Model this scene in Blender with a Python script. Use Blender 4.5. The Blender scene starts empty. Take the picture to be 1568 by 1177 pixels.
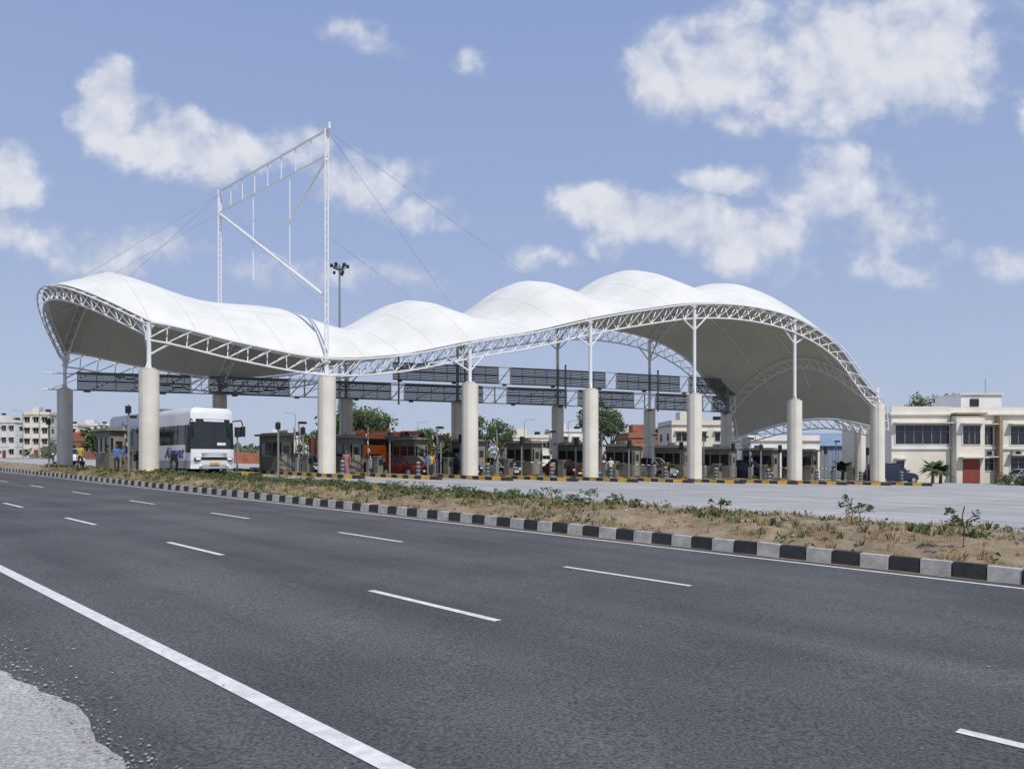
import bpy, math, random
from mathutils import Vector, Matrix
random.seed(7)
S=0.022; CAMH=1.75
D=(-0.702,0.712); N=(0.712,0.702); AD=math.atan2(D[1],D[0]); AN=math.atan2(N[1],N[0])
scene=bpy.context.scene
def P(t,n): return (t*D[0]+n*N[0], t*D[1]+n*N[1])
def tn(x,y): return (x*D[0]+y*D[1], x*N[0]+y*N[1])
def g(x):
    a=abs(x)
    c=a if a<=65 else 65+15*(1-math.exp(-(a-65)/15))
    return -S*c*(1 if x>0 else -1)
def sstep(a,b,x):
    k=max(0,min(1,(x-a)/(b-a))); return k*k*(3-2*k)
def plaza(x): return g(x)+0.42
# ---------------------------------------------------------------- materials
def nodes(name):
    m=bpy.data.materials.new(name); m.use_nodes=True
    nt=m.node_tree; b=nt.nodes['Principled BSDF']; return m,nt,b
def mk(name,c,rough=.7,var=.15,scale=2.0,bump=0,metal=0,detail=6,c2=None,spec=None):
    m,nt,b=nodes(name)
    tc=nt.nodes.new('ShaderNodeNewGeometry'); no=nt.nodes.new('ShaderNodeTexNoise')
    no.inputs['Scale'].default_value=scale; no.inputs['Detail'].default_value=detail; no.inputs['Roughness'].default_value=.65
    nt.links.new(tc.outputs['Position'],no.inputs['Vector'])
    r=nt.nodes.new('ShaderNodeValToRGB'); r.color_ramp.elements[0].position=.3; r.color_ramp.elements[1].position=.7
    a=c2 if c2 else tuple(v*(1-var) for v in c)
    h=c if c2 else tuple(min(1,v*(1+var)) for v in c)
    r.color_ramp.elements[0].color=(*a,1); r.color_ramp.elements[1].color=(*h,1)
    nt.links.new(no.outputs[0],r.inputs[0]); nt.links.new(r.outputs[0],b.inputs['Base Color'])
    b.inputs['Roughness'].default_value=rough; b.inputs['Metallic'].default_value=metal
    if spec is not None: b.inputs['Specular IOR Level'].default_value=spec
    if bump:
        bu=nt.nodes.new('ShaderNodeBump'); bu.inputs['Strength'].default_value=bump; bu.inputs['Distance'].default_value=.03
        n2=nt.nodes.new('ShaderNodeTexNoise'); n2.inputs['Scale'].default_value=scale*8; n2.inputs['Detail'].default_value=5
        nt.links.new(tc.outputs['Position'],n2.inputs['Vector'])
        nt.links.new(n2.outputs[0],bu.inputs['Height']); nt.links.new(bu.outputs[0],b.inputs['Normal'])
    return m
def roadmat(name,dark,light,speck,rough=.85,joints=False):
    m,nt,b=nodes(name); L=nt.links.new
    geo=nt.nodes.new('ShaderNodeNewGeometry')
    mp=nt.nodes.new('ShaderNodeMapping'); mp.inputs['Rotation'].default_value=(0,0,-AD)
    L(geo.outputs['Position'],mp.inputs['Vector'])
    mp2=nt.nodes.new('ShaderNodeMapping'); mp2.inputs['Scale'].default_value=(.05,.9,1)
    L(mp.outputs[0],mp2.inputs['Vector'])
    n1=nt.nodes.new('ShaderNodeTexNoise'); n1.inputs['Scale'].default_value=1.0; n1.inputs['Detail'].default_value=5
    L(mp2.outputs[0],n1.inputs['Vector'])
    n2=nt.nodes.new('ShaderNodeTexNoise'); n2.inputs['Scale'].default_value=.35; n2.inputs['Detail'].default_value=6
    L(geo.outputs['Position'],n2.inputs['Vector'])
    n3=nt.nodes.new('ShaderNodeTexNoise'); n3.inputs['Scale'].default_value=38; n3.inputs['Detail'].default_value=4; n3.inputs['Roughness'].default_value=.75
    L(geo.outputs['Position'],n3.inputs['Vector'])
    ad=nt.nodes.new('ShaderNodeMath'); ad.operation='ADD'; L(n1.outputs[0],ad.inputs[0]); L(n2.outputs[0],ad.inputs[1])
    r=nt.nodes.new('ShaderNodeValToRGB'); r.color_ramp.elements[0].position=.38; r.color_ramp.elements[1].position=.62
    hf=nt.nodes.new('ShaderNodeMath'); hf.operation='MULTIPLY'; hf.inputs[1].default_value=.5; L(ad.outputs[0],hf.inputs[0]); L(hf.outputs[0],r.inputs[0])
    r.color_ramp.elements[0].color=(*dark,1); r.color_ramp.elements[1].color=(*light,1)
    mx=nt.nodes.new('ShaderNodeMixRGB'); mx.blend_type='MULTIPLY'; mx.inputs[0].default_value=1
    r3=nt.nodes.new('ShaderNodeValToRGB'); r3.color_ramp.elements[0].position=.33; r3.color_ramp.elements[1].position=.7
    r3.color_ramp.elements[0].color=(1-speck,1-speck,1-speck,1); r3.color_ramp.elements[1].color=(1+speck,1+speck,1+speck,1)
    L(n3.outputs[0],r3.inputs[0]); L(r.outputs[0],mx.inputs[1]); L(r3.outputs[0],mx.inputs[2])
    out=mx.outputs[0]
    if joints:
        br=nt.nodes.new('ShaderNodeTexBrick'); br.offset=0; br.inputs['Scale'].default_value=1
        br.inputs['Brick Width'].default_value=4.5; br.inputs['Row Height'].default_value=3.6
        br.inputs['Mortar Size'].default_value=.03
        br.inputs['Color1'].default_value=(1,1,1,1); br.inputs['Color2'].default_value=(.88,.88,.88,1); br.inputs['Mortar'].default_value=(.45,.45,.45,1)
        L(mp.outputs[0],br.inputs['Vector'])
        m2=nt.nodes.new('ShaderNodeMixRGB'); m2.blend_type='MULTIPLY'; m2.inputs[0].default_value=1
        L(out,m2.inputs[1]); L(br.outputs[0],m2.inputs[2]); out=m2.outputs[0]
    L(out,b.inputs['Base Color']); b.inputs['Roughness'].default_value=rough; b.inputs['Specular IOR Level'].default_value=.3
    bu=nt.nodes.new('ShaderNodeBump'); bu.inputs['Strength'].default_value=.5; bu.inputs['Distance'].default_value=.01
    L(n3.outputs[0],bu.inputs['Height']); L(bu.outputs[0],b.inputs['Normal'])
    return m
M={}
M['asphalt']=roadmat('asphalt',(.070,.070,.073),(.118,.118,.119),.7)
M['pave']=roadmat('plaza_concrete',(.33,.33,.32),(.46,.45,.43),.12,joints=True)
M['shoulder']=roadmat('shoulder_concrete',(.28,.275,.26),(.52,.51,.48),.5)
M['ground']=mk('dry_earth',(.24,.17,.11),.95,c2=(.10,.11,.05),scale=.15,bump=.3)
M['soil']=mk('median_soil',(.36,.275,.18),.95,c2=(.15,.11,.065),scale=1.6,bump=.9)
M['line']=mk('road_paint',(.80,.80,.77),.6,c2=(.52,.52,.50),scale=9)
M['kw']=mk('kerb_white',(.58,.57,.52),.8,c2=(.34,.32,.28),scale=5,bump=.2)
M['kb']=mk('kerb_black',(.035,.034,.033),.7,.4,5,bump=.2)
M['ky']=mk('kerb_yellow',(.58,.34,.04),.7,.3,5)
M['col']=mk('painted_concrete',(.76,.72,.63),.75,c2=(.64,.60,.52),scale=.8)
M['colband']=mk('column_joint',(.42,.39,.33),.8)
M['isltop']=mk('island_concrete',(.30,.29,.26),.85,.2,2)
M['steel']=mk('white_steel',(.74,.75,.74),.45,.08,3)
M['dsteel']=mk('grey_steel',(.22,.23,.23),.5,.15,3)
M['gsteel']=mk('galvanised_frame',(.36,.38,.37),.5,.2,3)
M['panel']=mk('sign_back_panel',(.075,.085,.072),.6,.45,1.2)
M['booth']=mk('booth_cladding',(.16,.15,.12),.6,.25,2)
M['boothroof']=mk('booth_roof',(.24,.22,.18),.6,.2,2)
M['glass']=mk('dark_glass',(.02,.024,.028),.08,.2,1,spec=.6)
M['rubber']=mk('rubber',(.02,.02,.02),.85)
M['busw']=mk('bus_white_paint',(.74,.75,.76),.25,.04,1)
M['busg']=mk('bus_grey_paint',(.33,.35,.38),.3,.1,1)
M['busb']=mk('bus_blue_letters',(.03,.05,.22),.4)
M['black']=mk('black_plastic',(.015,.015,.016),.4)
M['lamp']=mk('headlamp',(.75,.76,.78),.1)
M['orange']=mk('orange_paint',(.80,.17,.02),.35,.1,1)
M['red']=mk('red_paint',(.32,.02,.02),.3)
M['navy']=mk('navy_paint',(.012,.02,.05),.2)
M['maroon']=mk('maroon_paint',(.10,.012,.012),.2)
M['silver']=mk('silver_paint',(.42,.43,.44),.25,metal=.4)
M['cream']=mk('cream_plaster',(.76,.72,.62),.85,c2=(.64,.60,.51),scale=.7)
M['wplaster']=mk('white_plaster',(.74,.73,.70),.85,.1,.7)
M['brown']=mk('brown_trim',(.32,.25,.17),.8)
M['door']=mk('red_door',(.25,.05,.035),.6)
M['brick']=mk('brick_red',(.32,.12,.07),.85,.25,1)
M['bluesheet']=mk('blue_sheet',(.20,.27,.38),.6,.15,.6)
M['bark']=mk('bark',(.13,.09,.06),.9,.3,4)
M['leaf1']=mk('leaf_dark',(.035,.06,.018),.7,.3,2)
M['leaf2']=mk('leaf_mid',(.075,.115,.03),.7,.3,2)
M['leaf3']=mk('leaf_light',(.13,.165,.06),.7,.3,2)
M['dry']=mk('dry_grass',(.38,.29,.15),.9,.25,3)
M['haze']=mk('far_foliage',(.10,.13,.09),.9,.3,.08)
M['skin']=mk('skin',(.22,.11,.06),.6); M['hair']=mk('hair',(.012,.01,.009),.6)
M['cable']=mk('steel_cable',(.30,.31,.33),.5)
def membrane():
    m,nt,b=nodes('ptfe_membrane'); L=nt.links.new
    uv=nt.nodes.new('ShaderNodeUVMap'); sp=nt.nodes.new('ShaderNodeSeparateXYZ'); L(uv.outputs[0],sp.inputs[0])
    def mth(op,a,bb=None):
        n=nt.nodes.new('ShaderNodeMath'); n.operation=op
        for i,q in enumerate((a,bb)):
            if q is None: continue
            if isinstance(q,(int,float)): n.inputs[i].default_value=q
            else: L(q,n.inputs[i])
        return n.outputs[0]
    f1=mth('FRACT',mth('MULTIPLY',sp.outputs[0],4.0)); l1=mth('LESS_THAN',f1,.025)
    f2=mth('FRACT',mth('MULTIPLY',sp.outputs[1],4.0)); l2=mth('LESS_THAN',f2,.015)
    l=mth('MULTIPLY',mth('MAXIMUM',l1,l2),.6)
    geo=nt.nodes.new('ShaderNodeNewGeometry'); no=nt.nodes.new('ShaderNodeTexNoise'); no.inputs['Scale'].default_value=.5; no.inputs['Detail'].default_value=6
    L(geo.outputs['Position'],no.inputs['Vector'])
    r=nt.nodes.new('ShaderNodeValToRGB'); r.color_ramp.elements[0].position=.35; r.color_ramp.elements[1].position=.6
    r.color_ramp.elements[0].color=(.66,.66,.61,1); r.color_ramp.elements[1].color=(.73,.73,.69,1); L(no.outputs[0],r.inputs[0])
    mx=nt.nodes.new('ShaderNodeMixRGB'); L(l,mx.inputs[0]); L(r.outputs[0],mx.inputs[1]); mx.inputs[2].default_value=(.48,.47,.42,1)
    # underside shade painted into the inner face colour; outer face keeps its own
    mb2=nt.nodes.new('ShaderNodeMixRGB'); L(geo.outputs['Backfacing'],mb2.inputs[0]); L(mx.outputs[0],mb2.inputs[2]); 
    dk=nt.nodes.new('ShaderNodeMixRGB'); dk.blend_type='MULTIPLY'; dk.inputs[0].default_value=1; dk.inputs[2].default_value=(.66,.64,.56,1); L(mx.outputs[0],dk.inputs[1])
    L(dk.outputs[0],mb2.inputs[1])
    L(mb2.outputs[0],b.inputs['Base Color']); b.inputs['Roughness'].default_value=.6
    tr=nt.nodes.new('ShaderNodeBsdfTranslucent'); tr.inputs[0].default_value=(.7,.66,.55,1)
    ms=nt.nodes.new('ShaderNodeMixShader'); ms.inputs[0].default_value=.04
    o=nt.nodes['Material Output']; L(b.outputs[0],ms.inputs[1]); L(tr.outputs[0],ms.inputs[2]); L(ms.outputs[0],o.inputs[0])
    return m
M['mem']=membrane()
# ---------------------------------------------------------------- mesh builder
class MB:
    def __init__(s): s.v=[];s.f=[];s.m=[];s.mats=[]
    def mi(s,k):
        if k not in s.mats: s.mats.append(k)
        return s.mats.index(k)
    def poly(s,pts,k):
        b=len(s.v); s.v+= [tuple(p) for p in pts]; s.f.append(tuple(range(b,b+len(pts)))); s.m.append(s.mi(k))
    def hexa(s,p,k):
        b=len(s.v); s.v+=[tuple(q) for q in p]; i=s.mi(k)
        for f in ((3,2,1,0),(4,5,6,7),(0,1,5,4),(1,2,6,5),(2,3,7,6),(3,0,4,7)):
            s.f.append(tuple(b+j for j in f)); s.m.append(i)
    def box(s,c,d,k,rot=0,top=1.0):
        x,y,z=d[0]/2,d[1]/2,d[2]/2; cr,sr=math.cos(rot),math.sin(rot); p=[]
        for zz,q in ((-z,1),(z,top)):
            for xx,yy in ((-x,-y),(x,-y),(x,y),(-x,y)):
                xx*=q;yy*=q
                p.append((c[0]+xx*cr-yy*sr,c[1]+xx*sr+yy*cr,c[2]+zz))
        s.hexa(p,k)
    def slab(s,a,b,za,zb,th,k):
        dx,dy=b[0]-a[0],b[1]-a[1]; l=math.hypot(dx,dy) or 1; nx,ny=-dy/l*th/2,dx/l*th/2
        s.hexa([(a[0]-nx,a[1]-ny,za[0]),(b[0]-nx,b[1]-ny,zb[0]),(b[0]+nx,b[1]+ny,zb[0]),(a[0]+nx,a[1]+ny,za[0]),
                (a[0]-nx,a[1]-ny,za[1]),(b[0]-nx,b[1]-ny,zb[1]),(b[0]+nx,b[1]+ny,zb[1]),(a[0]+nx,a[1]+ny,za[1])],k)
    def tube(s,a,b,r,k,n=6,r2=None):
        a=Vector(a);b=Vector(b);d=b-a
        if d.length<1e-5: return
        d.normalize(); u=d.orthogonal().normalized(); w=d.cross(u); r2=r if r2 is None else r2
        base=len(s.v); i=s.mi(k)
        for q,rr in ((a,r),(b,r2)):
            for j in range(n):
                an=2*math.pi*j/n; s.v.append(tuple(q+u*math.cos(an)*rr+w*math.sin(an)*rr))
        for j in range(n):
            j2=(j+1)%n; s.f.append((base+j,base+j2,base+n+j2,base+n+j)); s.m.append(i)
        s.f.append(tuple(base+n-1-j for j in range(n))); s.m.append(i)
        s.f.append(tuple(base+n+j for j in range(n))); s.m.append(i)
    def path(s,pts,r,k,n=6):
        for a,b in zip(pts,pts[1:]): s.tube(a,b,r,k,n)
    def blob(s,c,r,k,n=8,m=6):
        i=s.mi(k); b=len(s.v)
        for a in range(m+1):
            th=math.pi*a/m
            for j in range(n):
                ph=2*math.pi*j/n
                s.v.append((c[0]+r[0]*math.sin(th)*math.cos(ph),c[1]+r[1]*math.sin(th)*math.sin(ph),c[2]+r[2]*math.cos(th)))
        for a in range(m):
            for j in range(n):
                j2=(j+1)%n; s.f.append((b+a*n+j,b+(a+1)*n+j,b+(a+1)*n+j2,b+a*n+j2)); s.m.append(i)
    def obj(s,name,loc=(0,0,0),rot=0,smooth=None):
        me=bpy.data.meshes.new(name); me.from_pydata(s.v,[],s.f)
        for k in s.mats: me.materials.append(M[k])
        me.polygons.foreach_set('material_index',s.m)
        if smooth is not None:
            for p in me.polygons: p.use_smooth=True
            try: me.set_sharp_from_angle(angle=math.radians(smooth))
            except Exception: pass
        me.update(); o=bpy.data.objects.new(name,me); o.location=loc; o.rotation_euler=(0,0,rot)
        scene.collection.objects.link(o); return o
def frange(a,b,st):
    n=max(1,int(math.ceil((b-a)/st-1e-6))); return [a+(b-a)*i/n for i in range(n+1)]
def strip(mb,n0,n1,t0,t1,dz,k,st=3,nst=None):
    ts=frange(t0,t1,st); ns=frange(n0,n1,nst or 8)
    for a,b in zip(ts,ts[1:]):
        for c,d in zip(ns,ns[1:]):
            q=[P(a,c),P(a,d),P(b,d),P(b,c)]
            mb.poly([(x,y,g(x)+dz) for x,y in q][::-1],k)
# ---------------------------------------------------------------- ground
mb=MB()
xs=[-3500,-1200,-500,-250,-160]+frange(-120,120,3)+[160,250,500,1200,3500]
ys=[-400,-120,-60]+frange(-30,141,3)+[200,300,600,1200,2500,5000]
idx={}
for i,x in enumerate(xs):
    for j,y in enumerate(ys):
        n=tn(x,y)[1]; idx[i,j]=len(mb.v)
        mb.v.append((x,y,g(x)-.06+.42*sstep(16,20,n)))
k=mb.mi('ground')
for i in range(len(xs)-1):
    for j in range(len(ys)-1):
        mb.f.append((idx[i,j],idx[i+1,j],idx[i+1,j+1],idx[i,j+1])); mb.m.append(k)
mb.obj('ground')
mb=MB(); strip(mb,-.5,13.95,-60,160,0,'asphalt',nst=3.6); mb.obj('highway_road')
mb=MB()
ts=frange(-30,140,.12); rr=random.Random(3); e=[]; cur=0
for t in ts:
    cur=cur*.88+rr.uniform(-.035,.035); e.append(1.45+cur+.05*math.sin(t*1.3))
for i in range(len(ts)-1):
    q=[P(ts[i],-9),P(ts[i],e[i]),P(ts[i+1],e[i+1]),P(ts[i+1],-9)]
    mb.poly([(x,y,g(x)+.012) for x,y in q][::-1],'shoulder')
mb.obj('shoulder_pavement')
mb=MB()
strip(mb,2.5,2.65,-40,150,.006,'line'); strip(mb,13.38,13.50,-40,150,.006,'line')
for n in (5.75,9.55):
    for kx in range(-5,20):
        strip(mb,n-.055,n+.055,6.05+6.87*kx,8.45+6.87*kx,.006,'line',st=3)
mb.obj('lane_markings')
mb=MB(); ts=frange(-30,90,.4)
for a,b in zip(ts,ts[1:]):
    w0=.08+.07*math.sin(a*1.7)*math.sin(a*.6)+rr.uniform(0,.05); w1=.08+.07*math.sin(b*1.7)*math.sin(b*.6)
    q=[P(a,13.9-w0),P(a,13.9),P(b,13.9),P(b,13.9-w1)]
    mb.poly([(x,y,g(x)+.004) for x,y in q][::-1],'soil')
def chip(t,n,s_,k,z=.016):
    x,y=P(t,n); a=rr.uniform(0,6)
    mb.poly([(x+s_*math.cos(a+q),y+s_*math.sin(a+q),g(x)+z+(.004 if q>2 else 0)) for q in (0,1.9,3.4,4.6)],k)
for _ in range(90): chip(rr.uniform(-6,25),rr.choice((rr.uniform(1.4,2.6),rr.uniform(1.5,13.4),rr.uniform(12.9,13.8))),rr.uniform(.006,.022),rr.choice(('isltop','soil','kb')))
for _ in range(1500): chip(rr.uniform(-1,14),1.4+abs(rr.gauss(0,.16)),rr.uniform(.004,.014),rr.choice(('shoulder','isltop','shoulder')))
mb.obj('road_dust')
def nfar(t): return 19.2-1.7*sstep(28,40,t)
mb=MB(); ts=frange(-80,120,3)
for a,b in zip(ts,ts[1:]):
    ns=[0]+[i/16 for i in range(1,17)]
    for c,d in zip(ns,ns[1:]):
        f=lambda t,c: nfar(t)-.1+(84-nfar(t))*c
        q=[P(a,f(a,c)),P(a,f(a,d)),P(b,f(b,d)),P(b,f(b,c))]
        mb.poly([(x,y,plaza(x)) for x,y in q][::-1],'pave')
mb.obj('toll_plaza_pavement')
mb=MB()
for n in (23.5,27.5,31.5,36.0):
    strip(mb,n-.07,n+.07,-40,28-(n-23)*.4,.427,'line')
mb.obj('plaza_markings')
from mathutils import noise as mn
def medz(t,n):
    f=nfar(t); a=sstep(14.1,15.6,n)
    b=mn.noise(Vector((t*.9,n*.9,0)))*.09+mn.noise(Vector((t*3,n*3,5)))*.05
    edge=min(1,(n-14.1)/.4,(f-n)/.5); edge=max(0,edge)
    return .17+.29*a+b*edge
mb=MB(); ts=frange(-30,110,.3); J=20
grid=[]
for t in ts:
    row=[]
    for j in range(J+1):
        n=14.1+(nfar(t)-14.1)*j/J; x,y=P(t,n); row.append(len(mb.v)); mb.v.append((x,y,g(x)+medz(t,n)))
    grid.append(row)
k=mb.mi('soil')
for a,b in zip(grid,grid[1:]):
    for j in range(J): mb.f.append((a[j],b[j],b[j+1],a[j+1])); mb.m.append(k)
mb.obj('median_strip',smooth=60)
def kerb(mb,nf,t0,t1,L,h,w,z0,ka,kb_,jit=.012):
    i=0;t=t0
    while t<t1:
        j=rr.uniform(-jit,jit); a=P(t+.012,nf(t)+w/2+j); b=P(t+L-.012,nf(t+L)+w/2+j+rr.uniform(-jit,jit)/2); hh=h+rr.uniform(-.008,.008)
        c=ka if i%2 else kb_
        dx,dy=b[0]-a[0],b[1]-a[1]; l=math.hypot(dx,dy); nx,ny=-dy/l*w/2,dx/l*w/2; q=.75
        za=g(a[0])+z0; zb=g(b[0])+z0
        mb.hexa([(a[0]-nx,a[1]-ny,za-.05),(b[0]-nx,b[1]-ny,zb-.05),(b[0]+nx,b[1]+ny,zb-.05),(a[0]+nx,a[1]+ny,za-.05),
             (a[0]-nx*q,a[1]-ny*q,za+hh),(b[0]-nx*q,b[1]-ny*q,zb+hh),(b[0]+nx*q,b[1]+ny*q,zb+hh),(a[0]+nx*q,a[1]+ny*q,za+hh)],c)
        i+=1;t+=L
mb=MB(); kerb(mb,lambda t:13.9,-25,105,.49,.24,.2,0,'kw','kb'); mb.obj('median_kerb')
mb=MB(); kerb(mb,lambda t:nfar(t)-.15,27,70,.6,.2,.16,.42,'ky','kb'); mb.obj('median_kerb')
def clump(mb,x,y,z,h,nb,r,k,wd=.018):
    for _ in range(nb):
        a=rr.uniform(0,6.28); q=rr.uniform(0,r); bx,by=x+math.cos(a)*q,y+math.sin(a)*q
        hh=h*rr.uniform(.5,1.1); lx,ly=math.cos(a)*hh*rr.uniform(.1,.7),math.sin(a)*hh*rr.uniform(.1,.7)
        c=a+1.57; wx,wy=math.cos(c)*wd,math.sin(c)*wd
        mb.poly([(bx-wx,by-wy,z),(bx+wx,by+wy,z),(bx+lx*.4+wx*.8,by+ly*.4+wy*.8,z+hh*.6),(bx+lx,by+ly,z+hh),(bx+lx*.4-wx*.8,by+ly*.4-wy*.8,z+hh*.6)],k)
def leafy(mb,x,y,z,h,r,nl,ks,sz):
    for _ in range(nl):
        a=rr.uniform(0,6.28); e=rr.uniform(0,1); q=r*math.sqrt(rr.random())*(1-.5*e); c=Vector((x+math.cos(a)*q,y+math.sin(a)*q,z+h*e))
        u=Vector((rr.uniform(-1,1),rr.uniform(-1,1),rr.uniform(-.4,.6))).normalized(); w=u.orthogonal().normalized()
        w=(Matrix.Rotation(rr.uniform(0,3.14),3,u)@w); s2=sz*rr.uniform(.6,1.3)
        mb.poly([c-u*s2,c+w*s2*.45,c+u*s2,c-w*s2*.45],rr.choice(ks))
mb=MB()
for _ in range(8500):
    t=rr.uniform(-6,62); n=rr.uniform(14.2,nfar(t)-.1); x,y=P(t,n)
    v=mn.noise(Vector((t*.35,n*.6,9)))+.5*mn.noise(Vector((t*1.1,n*1.6,3)))
    lush=sstep(10,26,t)
    if v<.0-.25*lush and rr.random()<.85: continue
    z=g(x)+medz(t,n)-.02; green=rr.random()<(.12+.2*(n>16.0)+.25*lush+ .7*v)
    if green:
        if rr.random()<.5: clump(mb,x,y,z,rr.uniform(.07,.24),7,.08,rr.choice(['leaf2','leaf3','leaf1']))
        else: leafy(mb,x,y,z,rr.uniform(.07,.26),rr.uniform(.08,.22),14,['leaf1','leaf2','leaf2','leaf3'],.045)
    else: clump(mb,x,y,z,rr.uniform(.05,.2),9,.14,'dry',.01)
for _ in range(900):
    t=rr.uniform(-3,34); n=rr.uniform(14.2,19); x,y=P(t,n); r_=rr.uniform(.012,.05); mb.blob((x,y,g(x)+medz(t,n)+.01),(r_*1.2,r_,r_*.7),rr.choice(('soil','isltop','soil')),6,4)
mb.obj('median_weeds')
mb=MB()
for _ in range(240):
    t=13+34*rr.random()**.85; n=rr.uniform(15.3+1.0*rr.random(),nfar(t)-.25); x,y=P(t,n); z=g(x)+medz(t,n)
    s_=rr.uniform(.12,.38)
    leafy(mb,x,y,z,s_,s_*rr.uniform(.8,1.4),55,['leaf1','leaf2','leaf2','leaf3'],.055)
mb.obj('median_bushes')
def sapling(px_u,n,h):
    Z=n/(.702+.712*px_u); X=px_u*Z; t=tn(X,Z)[0]; z=g(X)+medz(t,n)
    mb=MB(); mb.path([(0,0,0),(.03,0,h*.4),(.0,.02,h*.75),(.03,0,h)],.011,'bark',5)
    for _ in range(7):
        a=rr.uniform(0,6.28); q=Vector((math.cos(a)*.22,math.sin(a)*.22,h*rr.uniform(.6,1.02))); mb.tube((0.02,0,h*.6),q,.006,'bark',4)
        leafy(mb,q.x,q.y,q.z-.06,.12,.1,14,['leaf1','leaf2','leaf3'],.045)
    mb.obj('sapling',(X,Z,z))
sapling(.585,14.9,.72); sapling(.44,17.2,.6); sapling(.45,17.0,.45); sapling(.10,17,.45); sapling(.27,16.5,.4); sapling(-.15,15.5,.35)
# ---------------------------------------------------------------- canopy geometry
fx=[-21.2,-11.6,-2.8,5.5,13.4,21.8,29.4]; Ls=[17,15.5,15,14.3,13.5,13.5,13.5]
zf=[8.1,7.1,6.4,6.8,7.85,8.75,9.9,10.8,11.5,11.6,10.9,9.0,5.15]
zm=[12.3,10.8,10.5,9.3,11.6,10.5,13.6,12.5,15.0,13.6,14.6,12.9,9.0]
def lin(a,s):
    i=max(0,min(len(a)-2,int(math.floor(s)))); return a[i]+(a[i+1]-a[i])*(s-i)
def cr(a,q):
    i=max(0,min(len(a)-2,int(math.floor(q)))); f=q-i
    p0=a[max(0,i-1)];p1=a[i];p2=a[i+1];p3=a[min(len(a)-1,i+2)]
    return .5*(2*p1+(p2-p0)*f+(2*p0-5*p1+4*p2-p3)*f*f+(3*p1-p0-3*p2+p3)*f**3)
def plan(s,v):
    s2=max(0,min(6,s)); X=lin(fx,s2); Y=45+.336*(X+21.2); L=lin(Ls,s2)
    return X+D[0]*L*v, Y+D[1]*L*v
def surf(s,v,dz=0):
    x,y=plan(s,v); sv=max(0,math.sin(math.pi*v))
    q=max(0,min(12,s*2)); f=cr(zf,q); m=cr(zm,q)
    z=(1-v)*f+v*(f-.1)+(m-f+.05)*sv**.9
    if s<0:
        k=-s; x+=-N[0]*3.2*sv*k; y+=-N[1]*3.2*sv*k
        ze=(1-v)*8.1+v*7.6+3.1*sv; z=z+(ze-z)*k
    if s>6:
        k=s-6; o=(1.4+2.0*sv)*math.sin(k*math.pi/2)**.9; x+=N[0]*o; y+=N[1]*o
        ze=2.5-.4*v+1.4*sv; z=z+(ze-z)*k**1.15
    return Vector((x,y,z+CAMH+dz))
NS=10; svals=[-1+i/NS for i in range(8*NS+1)]; VV=30
me=bpy.data.meshes.new('membrane'); vs=[];fs=[]
for s in svals:
    for j in range(VV+1): vs.append(tuple(surf(s,j/VV)))
for i in range(len(svals)-1):
    for j in range(VV):
        a=i*(VV+1)+j; fs.append((a,a+VV+1,a+VV+2,a+1))
fs=[f[::-1] for f in fs]   # placeholder orientation, corrected below
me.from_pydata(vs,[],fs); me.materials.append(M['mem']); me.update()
if me.polygons[len(fs)//2].normal.z>0:
    me.flip_normals()      # shade-tinted inner face looks down: material uses front = inner side
ul=me.uv_layers.new(name='UVMap')
for p in me.polygons:
    p.use_smooth=True
    for li,vi in zip(p.loop_indices,p.vertices): ul.data[li].uv=(svals[vi//(VV+1)]+1,(vi%(VV+1))/VV)
can=bpy.data.objects.new('toll_plaza_canopy',None); scene.collection.objects.link(can)
mo=bpy.data.objects.new('membrane',me); scene.collection.objects.link(mo); mo.parent=can
mbT=MB()
def truss(pts,side,depth,w,toward,r=.055,rb=.06,wr=.035):
    n=len(pts); top=[];bot=[];t2=[]
    for i,p in enumerate(pts):
        t=(pts[min(n-1,i+1)]-pts[max(0,i-1)]).normalized(); o=side.cross(t).normalized()
        if o.dot(toward-p)<0: o=-o
        top.append(p+side*w); t2.append(p-side*w); bot.append(p+o*depth)
    mbT.path(top,r,'steel'); mbT.path(t2,r,'steel'); mbT.path(bot,rb,'steel')
    for i in range(n):
        mbT.tube(top[i],t2[i],wr,'steel',4)
        mbT.tube(top[i],bot[i],wr,'steel',4)
        if i<n-1:
            mbT.tube(bot[i],top[i+1],wr,'steel',4); mbT.tube(bot[i],t2[i+1],wr,'steel',4)
    return bot
cen=surf(3,.5); cen.z=0
Dv=Vector((D[0],D[1],0)); Nv=Vector((N[0],N[1],0))
ss=[i/9 for i in range(0,55)]+[6+.25*i for i in range(1,5)]
fb=truss([surf(s,0,-.12) for s in ss],Dv,1.0,.35,cen)
bb=truss([surf(s,1,-.12) for s in ss],Dv,1.0,.35,cen)
truss([surf(-1,v,-.12) for v in frange(0,1,.05)],Nv,.8,.3,Vector((-27,51,6)))
truss([surf(7,v,-.12) for v in frange(0,1,.06)],Nv,.8,.3,Vector((20,60,0)))
for s in range(0,7):
    truss([surf(s,v,-.30) for v in frange(0,1,.055)],Nv,.75,.25,surf(s,.5)-Vector((0,0,12)),.05,.05,.03)
for v in (.25,.5,.75):
    mbT.path([surf(s,v,-.2) for s in [i/10 for i in range(-6,66)]],.045,'steel',5)
m0=plan(1,0); m1=plan(1,1)
def mp(v,z): return Vector((m0[0]+(m1[0]-m0[0])*v,m0[1]+(m1[1]-m0[1])*v,z+CAMH))
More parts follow.
